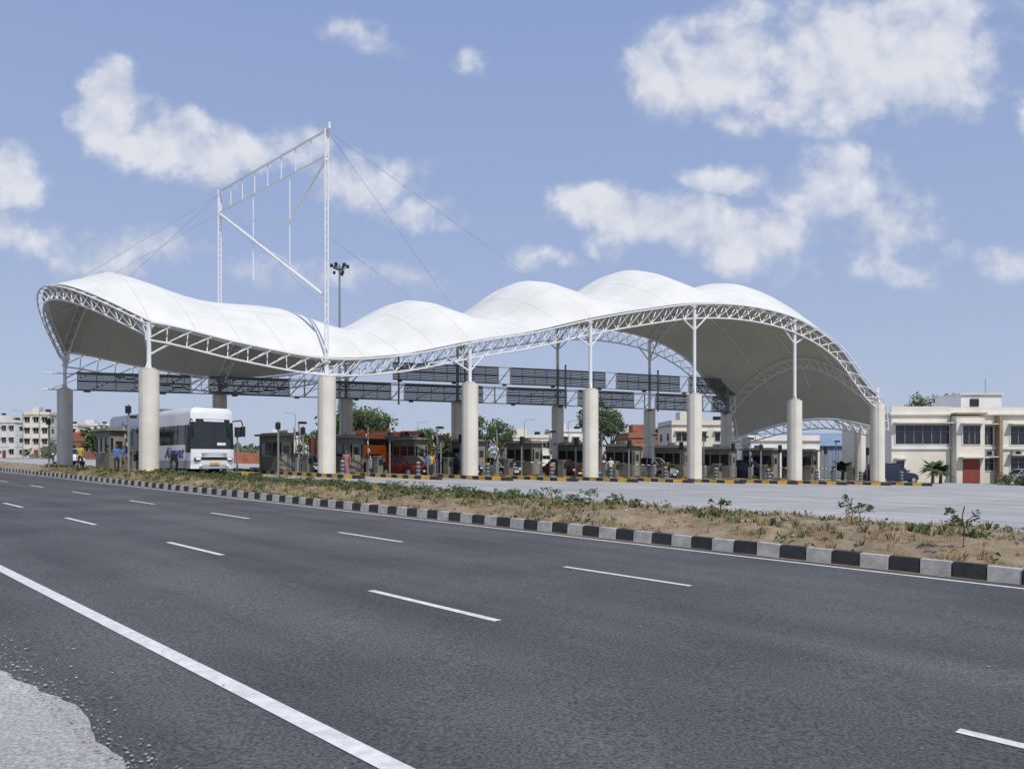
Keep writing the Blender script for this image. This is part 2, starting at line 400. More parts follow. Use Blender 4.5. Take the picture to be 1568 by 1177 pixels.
for v,zb in ((0,5.6),(1,5.5)):
    for o in (-.11,.11): mbT.tube(mp(v,zb)+Nv*o,mp(v,20.7)+Nv*o,.05,'steel')
    for i in range(34):
        z=6+.43*i; s_=1 if i%2 else -1; mbT.tube(mp(v,z)+Nv*.11*s_,mp(v,z+.43)-Nv*.11*s_,.02,'steel',4)
mbT.tube(mp(-.02,20.6),mp(1.0,20.6),.08,'steel'); mbT.tube(mp(0,19.0),mp(1,19.0),.06,'steel')
for v in [i/8 for i in range(9)]: mbT.tube(mp(v,19),mp(v,20.6),.04,'steel',5)
mbT.tube(mp(1,18.9),mp(.03,10.4),.11,'steel'); mbT.tube(mp(0,18.8),mp(.30,15.9),.085,'steel')
mbT.tube(mp(.30,15.9),mp(.64,15.6),.03,'steel',5); mbT.tube(mp(1,18.6),mp(.30,15.9),.025,'steel',5)
mbT.tube(mp(.64,19),mp(.64,12.8),.04,'steel',5); mbT.tube(mp(.30,19),mp(.30,13.0),.04,'steel',5); mbT.tube(mp(.64,15.6),mp(.30,13.2),.025,'steel',5)
mbT.tube(mp(-.02,20.6),mp(-.02,21.0),.1,'steel')
tr_=mbT.obj('steel_trusses',smooth=40); tr_.parent=can
mb=MB()
for a,b in ((mp(0,20.6),surf(2.5,.5)),(mp(0,20.6),surf(3.5,.55)),(mp(1,20.4),surf(-.6,.4)),(mp(.9,19),surf(.05,.5)),(mp(1,20.4),surf(0,.9)),(mp(0,14),surf(2,.4)),(mp(1,20),surf(2,.9))):
    mb.tube(a,b,.014,'cable',4)
o=mb.obj('stay_cables'); o.parent=can
ft=[5.22,5.15,5.03,4.85,4.75,4.53,4.47]; bt=[5.17,4.95,4.88,4.80,4.56,4.44,4.27]
mbC=MB(); mbS=MB()
def column(x,y,zt,r):
    zb=plaza(x)-.05; mbC.tube((x,y,zb),(x,y,zt),r,'col',28)
    mbC.tube((x,y,zt),(x,y,zt+.06),r*.8,'colband',20)
    for a in range(3):
        an=a*2.1+4.4; c=(x+math.cos(an)*r,y+math.sin(an)*r)
        mbC.tube((*c,zb),(*c,zt),.018,'colband',5)
    mbC.tube((x,y,zb),(x,y,zb+.24),r+.05,'col',28)
for i in range(7):
    for v,tt in ((0,ft),(1,bt)):
        x,y=plan(i,v); zt=tt[i]+CAMH; column(x,y,zt,.55 if v==0 else .52)
        zr=surf(i,v).z-1.1
        if i==6: zr=max(zt+.3,zr)
        mbS.tube((x,y,zt),(x,y,zt+.12),.36,'steel',12)
        mbS.tube((x,y,zt),(x,y,max(zr,zt+.3)+1.0),.13,'steel',10)
        for gy in (-.28,.28): mbS.hexa([(x-.03,y+gy-.12,zt+.1),(x+.03,y+gy-.12,zt+.1),(x+.03,y+gy+.12,zt+.1),(x-.03,y+gy+.12,zt+.1),(x-.03,y+gy*.4-.03,zt+.5),(x+.03,y+gy*.4-.03,zt+.5),(x+.03,y+gy*.4+.03,zt+.5),(x-.03,y+gy*.4+.03,zt+.5)],'steel')
        zs=max(zt+.15,zr-.9)
        for sgn in (-1,1):
            sq=i+sgn*.12
            if 0<=sq<=6:
                tp=surf(sq,v,-1.05); mbS.tube((x,y,zs),tp,.06,'steel',6)
                tp=surf(i,max(0,min(1,v+(.07 if v==0 else -.07))),-.9); mbS.tube((x,y,zs),tp,.05,'steel',6)
column(29.8,66,2.55+CAMH,.45)
ex,ey=plan(6,1); column(ex+2.2,ey+1.2,2.0+CAMH,.45)
mbS.tube((29.8,66,2.5+CAMH),surf(7,.35,-.2),.12,'steel',8)
o=mbC.obj('concrete_columns',smooth=40); o.parent=can
o=mbS.obj('column_head_struts',smooth=40); o.parent=can
# ---------------------------------------------------------------- sign gantry
mb=MB()
def gp(s):
    if s<0:
        a=plan(0,1-1.0/15); b=plan(.5,1-1.0/15); return (a[0]+(b[0]-a[0])*s*2,a[1]+(b[1]-a[1])*s*2)
    return plan(s,1-1.0/15)
def gz(s,a0,a6): return a0+(a6-a0)*s/6+CAMH
def band(s0,s1,lo,hi,openset,npan,louv=10):
    st=(s1-s0)/npan
    for i in range(npan):
        a=s0+i*st;b=a+st; A=gp(a);B=gp(b)
        za=(gz(a,*lo),gz(a,*hi)); zb=(gz(b,*lo),gz(b,*hi))
        if i not in openset:
            ha=(za[1]-za[0]); hb_=(zb[1]-zb[0])
            for q in range(louv):
                f0=(q+.14)/louv; f1=(q+.86)/louv
                mb.slab(A,B,(za[0]+ha*f0,za[0]+ha*f1),(zb[0]+hb_*f0,zb[0]+hb_*f1),.03,'panel')
            fr='gsteel'; rw=.03
        else: fr='steel'; rw=.06; mb.tube((*A,za[0]),(*B,zb[1]),.05,'steel',5)
        mb.tube((*A,za[0]),(*A,za[1]),rw,fr,5); mb.tube((*B,zb[0]),(*B,zb[1]),rw,fr,5)
        for q in (0,.5,1):
            off=Vector((-D[0],-D[1],0))*.05
            mb.tube(Vector((*A,za[0]+(za[1]-za[0])*q))+off,Vector((*B,zb[0]+(zb[1]-zb[0])*q))+off,.04 if q!=.5 else .02,'dsteel' if i not in openset else 'steel',4)
        if i%4==0: mb.box(((A[0]+B[0])/2,(A[1]+B[1])/2,za[0]-.1),(.35,.3,.12),'black')
band(.05,6.05,(5.1,4.35),(6.4,5.75),{6,12,13,19,26,27,33,39,40,46,49},50)
band(2.35,6.0,(6.75,5.95),(8.1,7.35),{8,17,24},30)
for zz in ((5.15,4.4),(6.35,5.7)):
    mb.path([Vector((*gp(s),gz(s,*zz)))+Dv*.8 for s in frange(-.15,6.1,.5)],.05,'steel',5)
for s in frange(-.1,6,.25):
    A=Vector((*gp(s),gz(s,5.15,4.4)))+Dv*.8; B=Vector((*gp(s+.25),gz(s+.25,6.35,5.7)))+Dv*.8; mb.tube(A,B,.03,'steel',4); mb.tube(A,A-Dv*.8,.03,'steel',4)
for s in (2.4,3,4,5,5.9):
    A=gp(s); mb.tube((*A,gz(s,4.6,4.2)),(*A,gz(s,8.6,7.8)),.08,'dsteel',6)
mb.obj('overhead_sign_gantry')
# ---------------------------------------------------------------- islands, booths
isl=[16.5,21.2,25.6,29.8,33.9,37.9,41.8,45.6,49.3,53.3,57.2,60.9,64.5]
def trow(n): return 46.9-(n-16.5)*.4875
for ii,n in enumerate(isl):
    t0=trow(n)-(4.0 if n>18 else 1.5); t1=trow(n)+20
    if n==21.2: t0=trow(n)-2
    mb=MB(); h=.22; w=.62
    ts=frange(t0,t1,.6)
    for i,(a,b) in enumerate(zip(ts,ts[1:])):
        wa=w*min(1,.25+(a-t0)*.55); wb=w*min(1,.25+(b-t0)*.55)
        q=[P(a,n-wa),P(a,n+wa),P(b,n+wb),P(b,n-wb)]
        mb.hexa([(x,y,plaza(x)-.03) for x,y in q]+[(x,y,plaza(x)+h) for x,y in q],'ky' if i%2 else 'kb')
    q=[P(t0+1.4,n-w+.12),P(t0+1.4,n+w-.12),P(t1-.1,n+w-.12),P(t1-.1,n-w+.12)]
    mb.hexa([(x,y,plaza(x)+h-.05) for x,y in q]+[(x,y,plaza(x)+h+.012) for x,y in q],'isltop')
    mb.obj('toll_island')
    c=P(trow(n)+6.5,n); z=plaza(c[0])+h+.01; mb=MB()
    Lb,Wb,Hb=2.7,1.15,2.35
    mb.box((0,0,.5),(Lb,Wb,1.0),'booth'); mb.box((0,0,2.12),(Lb,Wb,.46),'booth')
    mb.box((0,0,1.45),(Lb-.14,Wb-.1,.9),'glass')
    for xx in (-Lb/2+.05,-.45,.45,Lb/2-.05):
        for yy in (-Wb/2+.04,Wb/2-.04): mb.box((xx,yy,1.45),(.1,.08,.9),'booth')
    mb.box((0,0,Hb+.07),(Lb+.5,Wb+.5,.13),'boothroof'); mb.box((0,0,Hb+.17),(Lb-.2,Wb-.1,.08),'booth')
    mb.box((-.6,Wb/2+.25,Hb+.3),(.7,.3,.3),'silver')
    mb.box((Lb/2+.012,0,1.0),(.02,.7,1.9),'boothroof'); mb.box((Lb/2+.02,-.02,1.45),(.03,.4,.5),'glass')
    mb.box((.2,Wb/2+.06,1.0),(.8,.14,.06),'silver'); mb.box((.2,-Wb/2-.06,1.0),(.8,.14,.06),'silver')
    mb.obj('toll_booth',(c[0],c[1],z),AD+math.pi)
    mb=MB(); mb.box((0,0,.55),(.5,.45,1.1),'booth'); mb.box((0,0,1.13),(.6,.55,.06),'boothroof'); mb.box((.26,0,.75),(.02,.3,.4),'black')
    mb.tube((1.3,0,0),(1.3,0,2.6),.05,'dsteel',8); mb.box((1.36,0,2.4),(.16,.32,.6),'black'); mb.box((1.45,0,2.52),(.02,.14,.14),'maroon')
    mb.tube((-1.2,0,0),(-1.2,0,3.3),.045,'dsteel',8); mb.box((-1.2,.25,3.25),(.25,.5,.15),'black')
    c=P(trow(n)+2.4+rr.uniform(-.3,.3),n); mb.obj('lane_controller_post',(c[0],c[1],plaza(c[0])+h),AD+math.pi)
    mb=MB(); mb.box((0,0,.5),(.3,.3,1.0),'dsteel'); mb.box((0,0,1.02),(.34,.34,.05),'black')
    up=rr.random()<.35
    e=Vector((0,-.3,2.9)) if up else Vector((0,-2.7,1.0))
    a=Vector((.2,0,.9))
    for i in range(8): mb.tube(a+(e-a)*i/8,a+(e-a)*(i+1)/8,.03,'maroon' if i%2 else 'line',6)
    c=P(trow(n)+3.6,n); mb.obj('boom_barrier',(c[0],c[1],plaza(c[0])+h),AD+math.pi)
    if n>22:
        mb=MB()
        mb.tube((0,0,0),(0,0,.8),.13,'dsteel',12)
        for i in range(3): mb.tube((0,0,.15+i*.24),(0,0,.15+i*.24+.1),.135,'kb',12)
        mb.blob((0,0,.8),(.13,.13,.06),'ky')
        c=P(t0+2.2,n); mb.obj('crash_bollard',(c[0],c[1],plaza(c[0])+h),0,smooth=40)
# ---------------------------------------------------------------- vehicles
def wheel(mb,x,y,r,w):
    s=1 if y>0 else -1
    mb.tube((x,y-s*w,r),(x,y,r),r,'rubber',18); mb.tube((x,y,r),(x,y+s*.02,r),r*.58,'silver',14); mb.tube((x,y+s*.02,r),(x,y+s*.04,r),r*.2,'dsteel',8)
def bus(name,x,y,rot,L,H,paint,lower,decal=True):
    mb=MB(); W=1.28; zb=.32
    def fr(yy,zz):
        a=abs(yy)/W; return L/2-.28*a**3-.16*max(0,(zz-1.3)/2.2)**1.5-(.12*max(0,(zz-H+.35)/.35)**2)-(.05 if zz<.6 else 0)
    def wid(zz):
        if zz>H-.3: return W-.25*((zz-H+.3)/.3)**2
        return W-.03*(zz/H)
    zs=[zb,.55,.8,1.0,1.25,1.45,1.7,2.1,2.5,2.85,3.02,3.2,H-.3,H-.15,H-.05,H]; zs=sorted(set(z for z in zs if z<=H))
    ysn=[-1,-.94,-.8,-.6,-.3,0,.3,.6,.8,.94,1]
    for a,b in zip(zs,zs[1:]):
        for c,d in zip(ysn,ysn[1:]):
            k=paint
            if 1.45<=a and b<=3.03: k='glass'
            elif a>=3.0 and b<=3.25: k='black' if abs(c+d)<1.7 else paint
            elif a>=.8 and b<=1.0 and abs(c+d)<.9: k='black'
            elif b<=.56: k='busg' if abs(c+d)<1.3 else paint
            pts=[]
            for yy,zz in ((c,a),(d,a),(d,b),(c,b)):
                Y=yy*wid(zz); pts.append((fr(Y,zz),Y,zz))
            mb.poly(pts,k)
        mb.poly([(-L/2,wid(a),a),(-L/2,-wid(a),a),(-L/2,-wid(b),b),(-L/2,wid(b),b)],'glass' if 1.7<=a and b<2.9 else paint)
    for sgn in (-1,1):
        nx=int(L/1.05); xsn=[-L/2+(L)*i/nx for i in range(nx+1)]
        for a,b in zip(zs,zs[1:]):
            for i in range(nx):
                x0=xsn[i]; x1=xsn[i+1]
                xa0=x0;xa1=x1;xb0=x0;xb1=x1
                if i==nx-1: xa1=fr(W,a); xb1=fr(W,b)
                k=paint
                if 1.7<=a and b<=2.86: k='glass'
                elif b<=.81: k=lower
                elif i==nx-1 and 1.25<=a and b<=2.86: k='glass'
                q=[(xa0,sgn*wid(a),a),(xa1,sgn*wid(a),a),(xb1,sgn*wid(b),b),(xb0,sgn*wid(b),b)]
                mb.poly(q if sgn<0 else q[::-1],k)
        for i in range(1,nx): mb.box((xsn[i],sgn*(W-.012),2.28),(.05,.02,1.15),'black')
        for wx in ([L/2-2.7,-L/2+3.2]+([-L/2+1.8] if L>13 else [])):
            mb.tube((wx,sgn*(W-.3),.62),(wx,sgn*(W+.004),.62),.62,'black',20); wheel(mb,wx,sgn*(W+.03),.5,.3)
        mb.path([(L/2-.25,sgn*(W-.1),3.1),(L/2+.25,sgn*(W+.2),3.15),(L/2+.3,sgn*(W+.3),2.85)],.035,'black'); mb.box((L/2+.3,sgn*(W+.3),2.5),(.12,.24,.62),'black')
        mb.blob((L/2-.12,sgn*.93,.86),(.12,.24,.13),'black'); mb.blob((L/2-.07,sgn*.93,.87),(.1,.19,.09),'lamp'); mb.blob((L/2-.03,sgn*.8,.5),(.06,.1,.07),'lamp')
        if decal: mb.box((-1.5,sgn*(W+.003),1.1),(5,.02,.1),'busg')
    mb.box((0,0,zb+.05),(L-.6,2.3,.1),'black')
    mb.poly([(-L/2,-wid(H),H),(fr(wid(H),H),-wid(H),H),(fr(0,H),0,H+.03),(fr(wid(H),H),wid(H),H),(-L/2,wid(H),H)],paint)
    mb.box((-1,0,H+.12),(3.2,1.7,.22),paint,top=.93)
    mb.tube((fr(0,1.5)+.01,0,1.47),(fr(0,3)+.01,0,3.0),.018,'black')
    for sgn in (-.75,.25): mb.tube((fr(sgn,1.5)+.04,sgn,1.5),(fr(sgn+.55,1.9)+.05,sgn+.5,1.95),.015,'black')
    for zz in (1.12,1.22): mb.box((fr(0,zz)-.01,0,zz),(.05,1.5,.03),'busg')
    mb.box((L/2+.0,0,.62),(.06,.55,.13),'ky'); mb.box((fr(0,3.1)+.0,0,3.11),(.03,1.2,.13),'orange' if not decal else 'lamp')
    mb.box((fr(0,1.6)+.012,.4,1.75),(.02,.5,.16),'lamp')
    o=mb.obj(name,(x,y,plaza(x)),rot,smooth=35)
    if decal:
        for sgn in (-1,1):
            cu=bpy.data.curves.new('lettering','FONT'); cu.body='Airavat'; cu.size=.95; cu.shear=.35; cu.extrude=.004; cu.offset=.012; cu.align_x='RIGHT' if sgn<0 else 'LEFT'
            t_=bpy.data.objects.new('lettering',cu); cu.materials.append(M['busb']); scene.collection.objects.link(t_)
            t_.parent=o; t_.location=(L/2-1.35,sgn*(W+.012),.95); t_.rotation_euler=(math.pi/2,0,0 if sgn<0 else math.pi)
c=P(44.0+7.2,19.15); bus('coach_bus',c[0],c[1],AD+math.pi,14.3,3.85,'busw','busg')
c=P(52,35.9); bus('city_bus',c[0],c[1],AD+math.pi,10.5,3.2,'orange','orange',False)
# open-body lorry
def lorry(x,y,rot):
    mb=MB()
    mb.box((2.6,0,1.35),(1.7,2.3,1.5),'orange'); mb.box((2.55,0,2.45),(1.6,2.2,.75),'orange',top=.9); mb.box((3.40,0,2.25),(.06,1.95,.62),'glass')
    for s in (-1,1):
        mb.box((2.7,s*1.12,2.3),(1.0,.06,.55),'glass'); mb.box((3.5,s*.85,1.0),(.06,.3,.2),'lamp')
        for wx in (2.5,-1.4,-2.6): wheel(mb,wx,s*1.2,.5,.35)
        mb.box((-.9,s*1.18,1.95),(5.0,.08,1.5),'orange')
        for i in range(7): mb.box((-3.3+i*.8,s*1.24,1.95),(.08,.06,1.5),'red')
        mb.box((3.7,s*1.35,2.2),(.08,.2,.4),'black')
    mb.box((-.9,0,1.15),(5.0,2.3,.14),'dsteel'); mb.box((1.6,0,2.1),(.08,2.3,1.9),'orange'); mb.box((-3.4,0,1.95),(.08,2.3,1.5),'orange'); mb.box((0,0,.8),(6.6,.9,.3),'black')
    mb.box((3.5,0,.7),(.15,2.3,.3),'black'); mb.box((3.47,0,1.25),(.05,1.2,.4),'black'); mb.box((-.9,0,2.5),(4.8,2.1,.5),'bluesheet',top=.8)
    mb.obj('orange_lorry',(x,y,plaza(x)),rot)
c=P(50,31.85); lorry(c[0],c[1],AD+math.pi)
def car(name,x,y,rot,paint,L=4.1,W=.84,suv=False,zo=None):
    mb=MB(); R=.31
    hb=.92 if not suv else 1.05; rf=1.45 if not suv else 1.72
    st=[(-L/2,.72,.42,.72),(-L/2+.12,.92,.28,hb-.06),(-L/2+.7,1,.22,hb+.02),(-.6,1,.2,hb),(.5,1,.2,hb-.02),(1.0,1,.22,hb-.07),(L/2-.45,.97,.22,hb-.17),(L/2-.12,.86,.26,hb-.3),(L/2,.66,.36,.56)]
    rings=[]
    for sx,w,zl,zt in st:
        w*=W; r=[(sx,-w*.8,zl),(sx,-w,zl+.12),(sx,-w,(zl+zt)/2),(sx,-w*.96,zt-.06),(sx,-w*.82,zt),(sx,0,zt+.03),(sx,w*.82,zt),(sx,w*.96,zt-.06),(sx,w,(zl+zt)/2),(sx,w,zl+.12),(sx,w*.8,zl)]
        rings.append(r)
    for a,b in zip(rings,rings[1:]):
        for i in range(len(a)):
            j=(i+1)%len(a); mb.poly([a[i],b[i],b[j],a[j]][::-1],paint if i<10 else 'black')
    mb.poly(rings[0],paint); mb.poly(rings[-1][::-1],paint)
    rear=-L/2+(.25 if suv else .75)
    cb=[(rear,.80),(rear+(.2 if suv else .55),.86),(-.1,.88),(.35,.86),(1.15,.78)]
    zt=[hb,rf-.04,rf,rf-.03,hb-.06]
    lo=[(a,w*W,hb-.05) for a,w in cb]; up=[(rear,.8*W,hb),(cb[1][0],.64*W,zt[1]),(-.1,.66*W,zt[2]),(.35,.64*W,zt[3]),(1.15,.78*W,hb-.05)]
    for sgn in (-1,1):
        for i in range(4):
            q=[(lo[i][0],sgn*lo[i][1],lo[i][2]),(lo[i+1][0],sgn*lo[i+1][1],lo[i+1][2]),(up[i+1][0],sgn*up[i+1][1],up[i+1][2]),(up[i][0],sgn*up[i][1],up[i][2])]
            mb.poly(q if sgn<0 else q[::-1],'glass')
        for i in (1,2,3): mb.tube((lo[i][0],sgn*(lo[i][1]),lo[i][2]),(up[i][0],sgn*up[i][1],up[i][2]),.03,paint,5)
        mb.tube((up[4][0],sgn*up[4][1],up[4][2]),(up[3][0],sgn*up[3][1],up[3][2]),.035,paint,5)
        mb.path([(p[0],sgn*p[1],p[2]) for p in up[:4]],.035,paint,5)
        for wx in (-L/2+.78,L/2-.78):
            mb.tube((wx,sgn*(W-.25),.36),(wx,sgn*(W+.004),.36),.4,'black',18); wheel(mb,wx,sgn*(W+.015),R,.2)
        mb.blob((.95,sgn*(W+.1),hb+.05),(.08,.1,.07),paint)
        mb.blob((L/2-.13,sgn*W*.66,.64),(.12,.17,.08),'lamp'); mb.box((-L/2+.06,sgn*W*.74,hb-.15),(.12,.2,.16),'red')
        mb.box((.1,sgn*(W+.004),hb-.2),(.16,.02,.03),'black')
    for i in range(4):
        k='glass' if i in (0,3) else paint
        mb.poly([(up[i][0],-up[i][1],up[i][2]),(up[i+1][0],-up[i+1][1],up[i+1][2]),(up[i+1][0],up[i+1][1],up[i+1][2]),(up[i][0],up[i][1],up[i][2])],k)
    mb.box((L/2-.01,0,.42),(.06,.9,.14),'black'); mb.box((L/2+.02,0,.42),(.02,.45,.11),'line'); mb.box((L/2-.06,0,.62),(.06,.6,.1),'black')
    mb.obj(name,(x,y,(zo if zo is not None else plaza(x))),rot,smooth=35)
H=AD+math.pi
def lanecar(name,t,n,paint,**k):
    c=P(t,n); car(name,c[0],c[1],H,paint,**k)
lanecar('sedan_car',42.5,31.85,'maroon'); lanecar('hatchback_car',49,27.7,'busw',L=3.7)
lanecar('sedan_car',42,39.85,'silver'); lanecar('hatchback_car',39,43.7,'maroon',L=3.7)
lanecar('suv_car',42,35.9,'navy',suv=True); lanecar('sedan_car',41,47.4,'busw'); lanecar('suv_car',36,51.3,'silver',suv=True)
lanecar('suv_car',32,59,'navy',suv=True); lanecar('hatchback_car',36,62.6,'busw'); lanecar('sedan_car',45,62,'silver'); lanecar('sedan_car',37,55.2,'navy')
car('suv_car',32.2,65.4,.3,'navy',L=4.6,suv=True)
car('sedan_car',50.6,76,.1,'silver',zo=plaza(47.6)); car('sedan_car',54.5,76,.1,'silver')
car('hatchback_car',-38,66,AD,'busw')
# ---------------------------------------------------------------- people
def cmat(n,c):
    if n not in M: M[n]=mk(n,c,.85,.15,8)
    return n
def person(x,y,rot,shirt,pants,stride=.15,arm=.1,h=1.0,zo=None,hair_long=False,skirt=False):
    V=[];E=[];R=[]
    def add(p,r,par=None):
        V.append(p);R.append(r)
        if par is not None: E.append((par,len(V)-1))
        return len(V)-1
    pel=add((0,0,.95),(.15,.11)); wa=add((0,0,1.1),(.135,.1),pel); ch=add((0,0,1.32),(.165,.115),wa); nb=add((0,0,1.46),(.08,.07),ch); nk=add((.01,0,1.52),(.052,.052),nb)
    hd=add((.025,0,1.60),(.075,.085),nk); ht=add((.02,0,1.70),(.075,.085),hd); add((.105,0,1.605),(.014,.014),hd)
    for s in (-1,1):
        add((.01,s*.088,1.62),(.012,.02),hd)
        sh=add((0,s*.17,1.41),(.06,.06),ch); el=add((-.02+arm*s*.5,s*.235,1.14),(.042,.042),sh); wr=add((.08+arm*s,s*.24,.92),(.027,.027),el)
        pm=add((.10+arm*s,s*.24,.85),(.022,.036),wr)
        for f,(fo,fl) in enumerate(((-.03,.07),(-.01,.085),(.012,.08),(.032,.06))):
            k1=add((.105+arm*s+fo,s*.243,.81),(.009,.009),pm); add((.115+arm*s+fo,s*.235,.81-fl),(.008,.008),k1)
        add((.15+arm*s,s*.215,.83),(.01,.01),pm)
        hp=add((0,s*.095,.88),(.095,.09),pel); kn=add((.04-stride*s*.5,s*.1,.50),(.062,.062),hp); an=add((-.02-stride*s,s*.1,.10),(.042,.042),kn); add((.13-stride*s,s*.11,.035),(.035,.03),an)
    me=bpy.data.meshes.new('p'); me.from_pydata(V,E,[]); ob=bpy.data.objects.new('p',me); scene.collection.objects.link(ob)
    ob.modifiers.new('Skin','SKIN'); sv=me.skin_vertices[0].data
    for i,r in enumerate(R): sv[i].radius=r
    sv[0].use_root=True
    sb=ob.modifiers.new('Sub','SUBSURF'); sb.levels=1; sb.render_levels=1
    dg=bpy.context.evaluated_depsgraph_get(); m2=bpy.data.meshes.new_from_object(ob.evaluated_get(dg))
    bpy.data.objects.remove(ob)
    ks=['skin','hair',shirt,pants,'black']
    m2.materials.clear()
    for k in ks: m2.materials.append(M[k])
    for p in m2.polygons:
        c=p.center; p.use_smooth=True
        if c.z>1.49:
            p.material_index=1 if (c.z>1.66 and c.x<.07) or (c.x<-.01 and c.z>(1.5 if hair_long else 1.57)) or c.z>1.72 else 0
        elif abs(c.y)>.19 and c.z<1.2: p.material_index=0
        elif c.z>.93: p.material_index=2
        elif c.z>.085: p.material_index=3
        else: p.material_index=4
    o=bpy.data.objects.new('pedestrian',m2); scene.collection.objects.link(o)
    o.location=(x,y,(plaza(x) if zo is None else zo)); o.rotation_euler=(0,0,rot); o.scale=(h,h,h)
    mb=MB()
    for s in (-1,1): mb.blob((.098,s*.033,1.625),(.008,.012,.007),'black',6,4)
    mb.box((.098,0,1.555),(.01,.045,.008),'maroon')
    if skirt: mb.tube((0,0,.2),(0,0,1.0),.2,shirt,14,.14)
    e=mb.obj('face_details'); e.parent=o
try:
    cmat('shirt_blue',(.08,.16,.38)); cmat('shirt_pink',(.30,.13,.17)); cmat('trouser_dark',(.03,.03,.04)); cmat('shirt_yellow',(.5,.35,.06)); cmat('shirt_white',(.6,.6,.58)); cmat('trouser_khaki',(.18,.14,.09))
    for u,Z,a,b,r,sk in ((-.215,48.5,'shirt_pink','trouser_dark',-1.2,True),(-.109,51,'shirt_blue','trouser_khaki',2.8,False),(-.105,51.5,'shirt_yellow','trouser_dark',-.8,False),
        (-.513,46,'shirt_blue','trouser_dark',-1.0,False),(-.504,47,'shirt_blue','trouser_khaki',.5,False),(.128,56,'shirt_white','trouser_dark',-2,False),(.235,58.5,'shirt_blue','trouser_dark',-1.5,False),(-.56,50,'shirt_yellow','trouser_dark',-1.5,False)):
        person(u*Z,Z,r,a,b,rr.uniform(.05,.22),rr.uniform(.03,.15),rr.uniform(.94,1.02),skirt=sk)
except Exception as ex: print('PERSON',ex)
# ---------------------------------------------------------------- trees
def tree(name,x,y,h,cr_,seed,flat=.75,nc=26,nl=70,lk=('leaf1','leaf1','leaf2')):
    r=random.Random(seed); mb=MB(); th=h*.42
    mb.path([(0,0,-.2),(.1,.05,th*.5),(0,.1,th)],h*.03,'bark',8)
    cc=Vector((0,0,h-cr_*flat))
    for i in range(nc):
        while True:
            q=Vector((r.uniform(-1,1),r.uniform(-1,1),r.uniform(-1,1)))
            if .35<q.length<1: break
        p=cc+Vector((q.x*cr_,q.y*cr_,q.z*cr_*flat))
        if i<9: mb.tube((0,.1,th*.9),p,h*.014,'bark',5,h*.005)
        rad=cr_*r.uniform(.22,.42); kk=r.choice(lk) if q.z<.4 else r.choice(['leaf2','leaf1','leaf2'])
        for _ in range(nl):
            d=Vector((r.gauss(0,1),r.gauss(0,1),r.gauss(0,.8))); d=d.normalized()*rad*r.uniform(.4,1.1); c=p+d
            u=Vector((r.uniform(-1,1),r.uniform(-1,1),r.uniform(-1,1))).normalized(); w=u.orthogonal().normalized(); s2=cr_*.075*r.uniform(.6,1.4)
            mb.poly([c-u*s2,c+w*s2*.6,c+u*s2,c-w*s2*.6],kk)
    mb.obj(name,(x,y,g(x)+.36))
def at(px,Z): return (px-784)/1180*Z
for px,Z,h,cr_ in ((530,88,7.3,2.6),(572,92,7.0,2.4),(745,96,6.6,2.2),(768,92,5.6,1.7),(918,98,8.6,2.7),(935,104,8.2,2.2),(650,110,5.4,2.4),(300,120,5,2.5),(680,120,5.5,2.5),(860,118,5,2)):
    tree('broadleaf_tree',at(px,Z),Z,h,cr_,int(px))
for px,Z,h,cr_ in ((1150,96,5.5,2.2),(1425,118,13.0,3.2),(480,125,5,2.4),(150,130,5,3),(210,120,4.5,2.5)):
    tree('broadleaf_tree',at(px,Z),Z,h,cr_,int(px)+1)
def palm(x,y,h,seed):
    r=random.Random(seed); mb=MB(); mb.tube((0,0,-.1),(.05,0,h*.45),.16,'bark',10,.11)
    for i in range(22):
        a=i*2.4+r.uniform(-.2,.2); el=r.uniform(.1,1.3); L=h*.5*r.uniform(.8,1.1); pts=[]
        for q in range(7):
            f=q/6; rad=L*f*math.cos(el*(1-.3*f)); z=h*.45+L*f*math.sin(el)-L*.75*f*f*(1.1-el*.5)
            pts.append(Vector((math.cos(a)*rad,math.sin(a)*rad,z)))
        mb.path(pts,.018,'leaf3',4); sd=Vector((-math.sin(a),math.cos(a),0))
        for q in range(1,19):
            f=q/19*6; i0=int(f); c=pts[i0].lerp(pts[min(6,i0+1)],f-i0); l=.42*math.sin(min(1,q/19+.15)*math.pi)**.6+.06
            dr=(pts[min(6,i0+1)]-pts[i0]).normalized()
            for s in (-1,1):
                e=c+sd*s*l+dr*l*.5-Vector((0,0,l*.35)); mb.poly([c-dr*.05,e,c+dr*.05],r.choice(['leaf1','leaf2']))
    mb.obj('palm_tree',(x,y,plaza(x)),0)
palm(at(1290,67),67,2.5,1); palm(at(1428,70),70,2.9,2); palm(at(1440,71),71,2.5,5)
mb=MB()
for _ in range(26):
    x=at(rr.uniform(1515,1640),70)+0; y=rr.uniform(68,71); leafy(mb,x,y,plaza(x),rr.uniform(.6,1.15),.6,110,['leaf1','leaf2','leaf3'],.1)
mb.obj('hedge_shrubs')
mb=MB()
for _ in range(420):
    u=rr.uniform(-1.1,1.0); Z=rr.uniform(170,330); x=u*Z; h=rr.uniform(2.5,6.5)*(1+.4*mn.noise(Vector((u*8,0,0)))); r_=rr.uniform(2.5,5)
    z0=g(x)
    for _k in range(26):
        d=Vector((rr.gauss(0,1),rr.gauss(0,1),rr.gauss(0,1))).normalized()*rr.uniform(.5,1); c=Vector((x+d.x*r_,Z+d.y*r_,z0+h*.5+d.z*h*.5))
        uu=Vector((rr.uniform(-1,1),rr.uniform(-.4,.4),rr.uniform(-1,1))).normalized(); w=uu.orthogonal().normalized(); s2=rr.uniform(.6,1.3)
        mb.poly([c-uu*s2,c+w*s2*.7,c+uu*s2,c-w*s2*.7],'haze')
mb.obj('distant_tree_line')
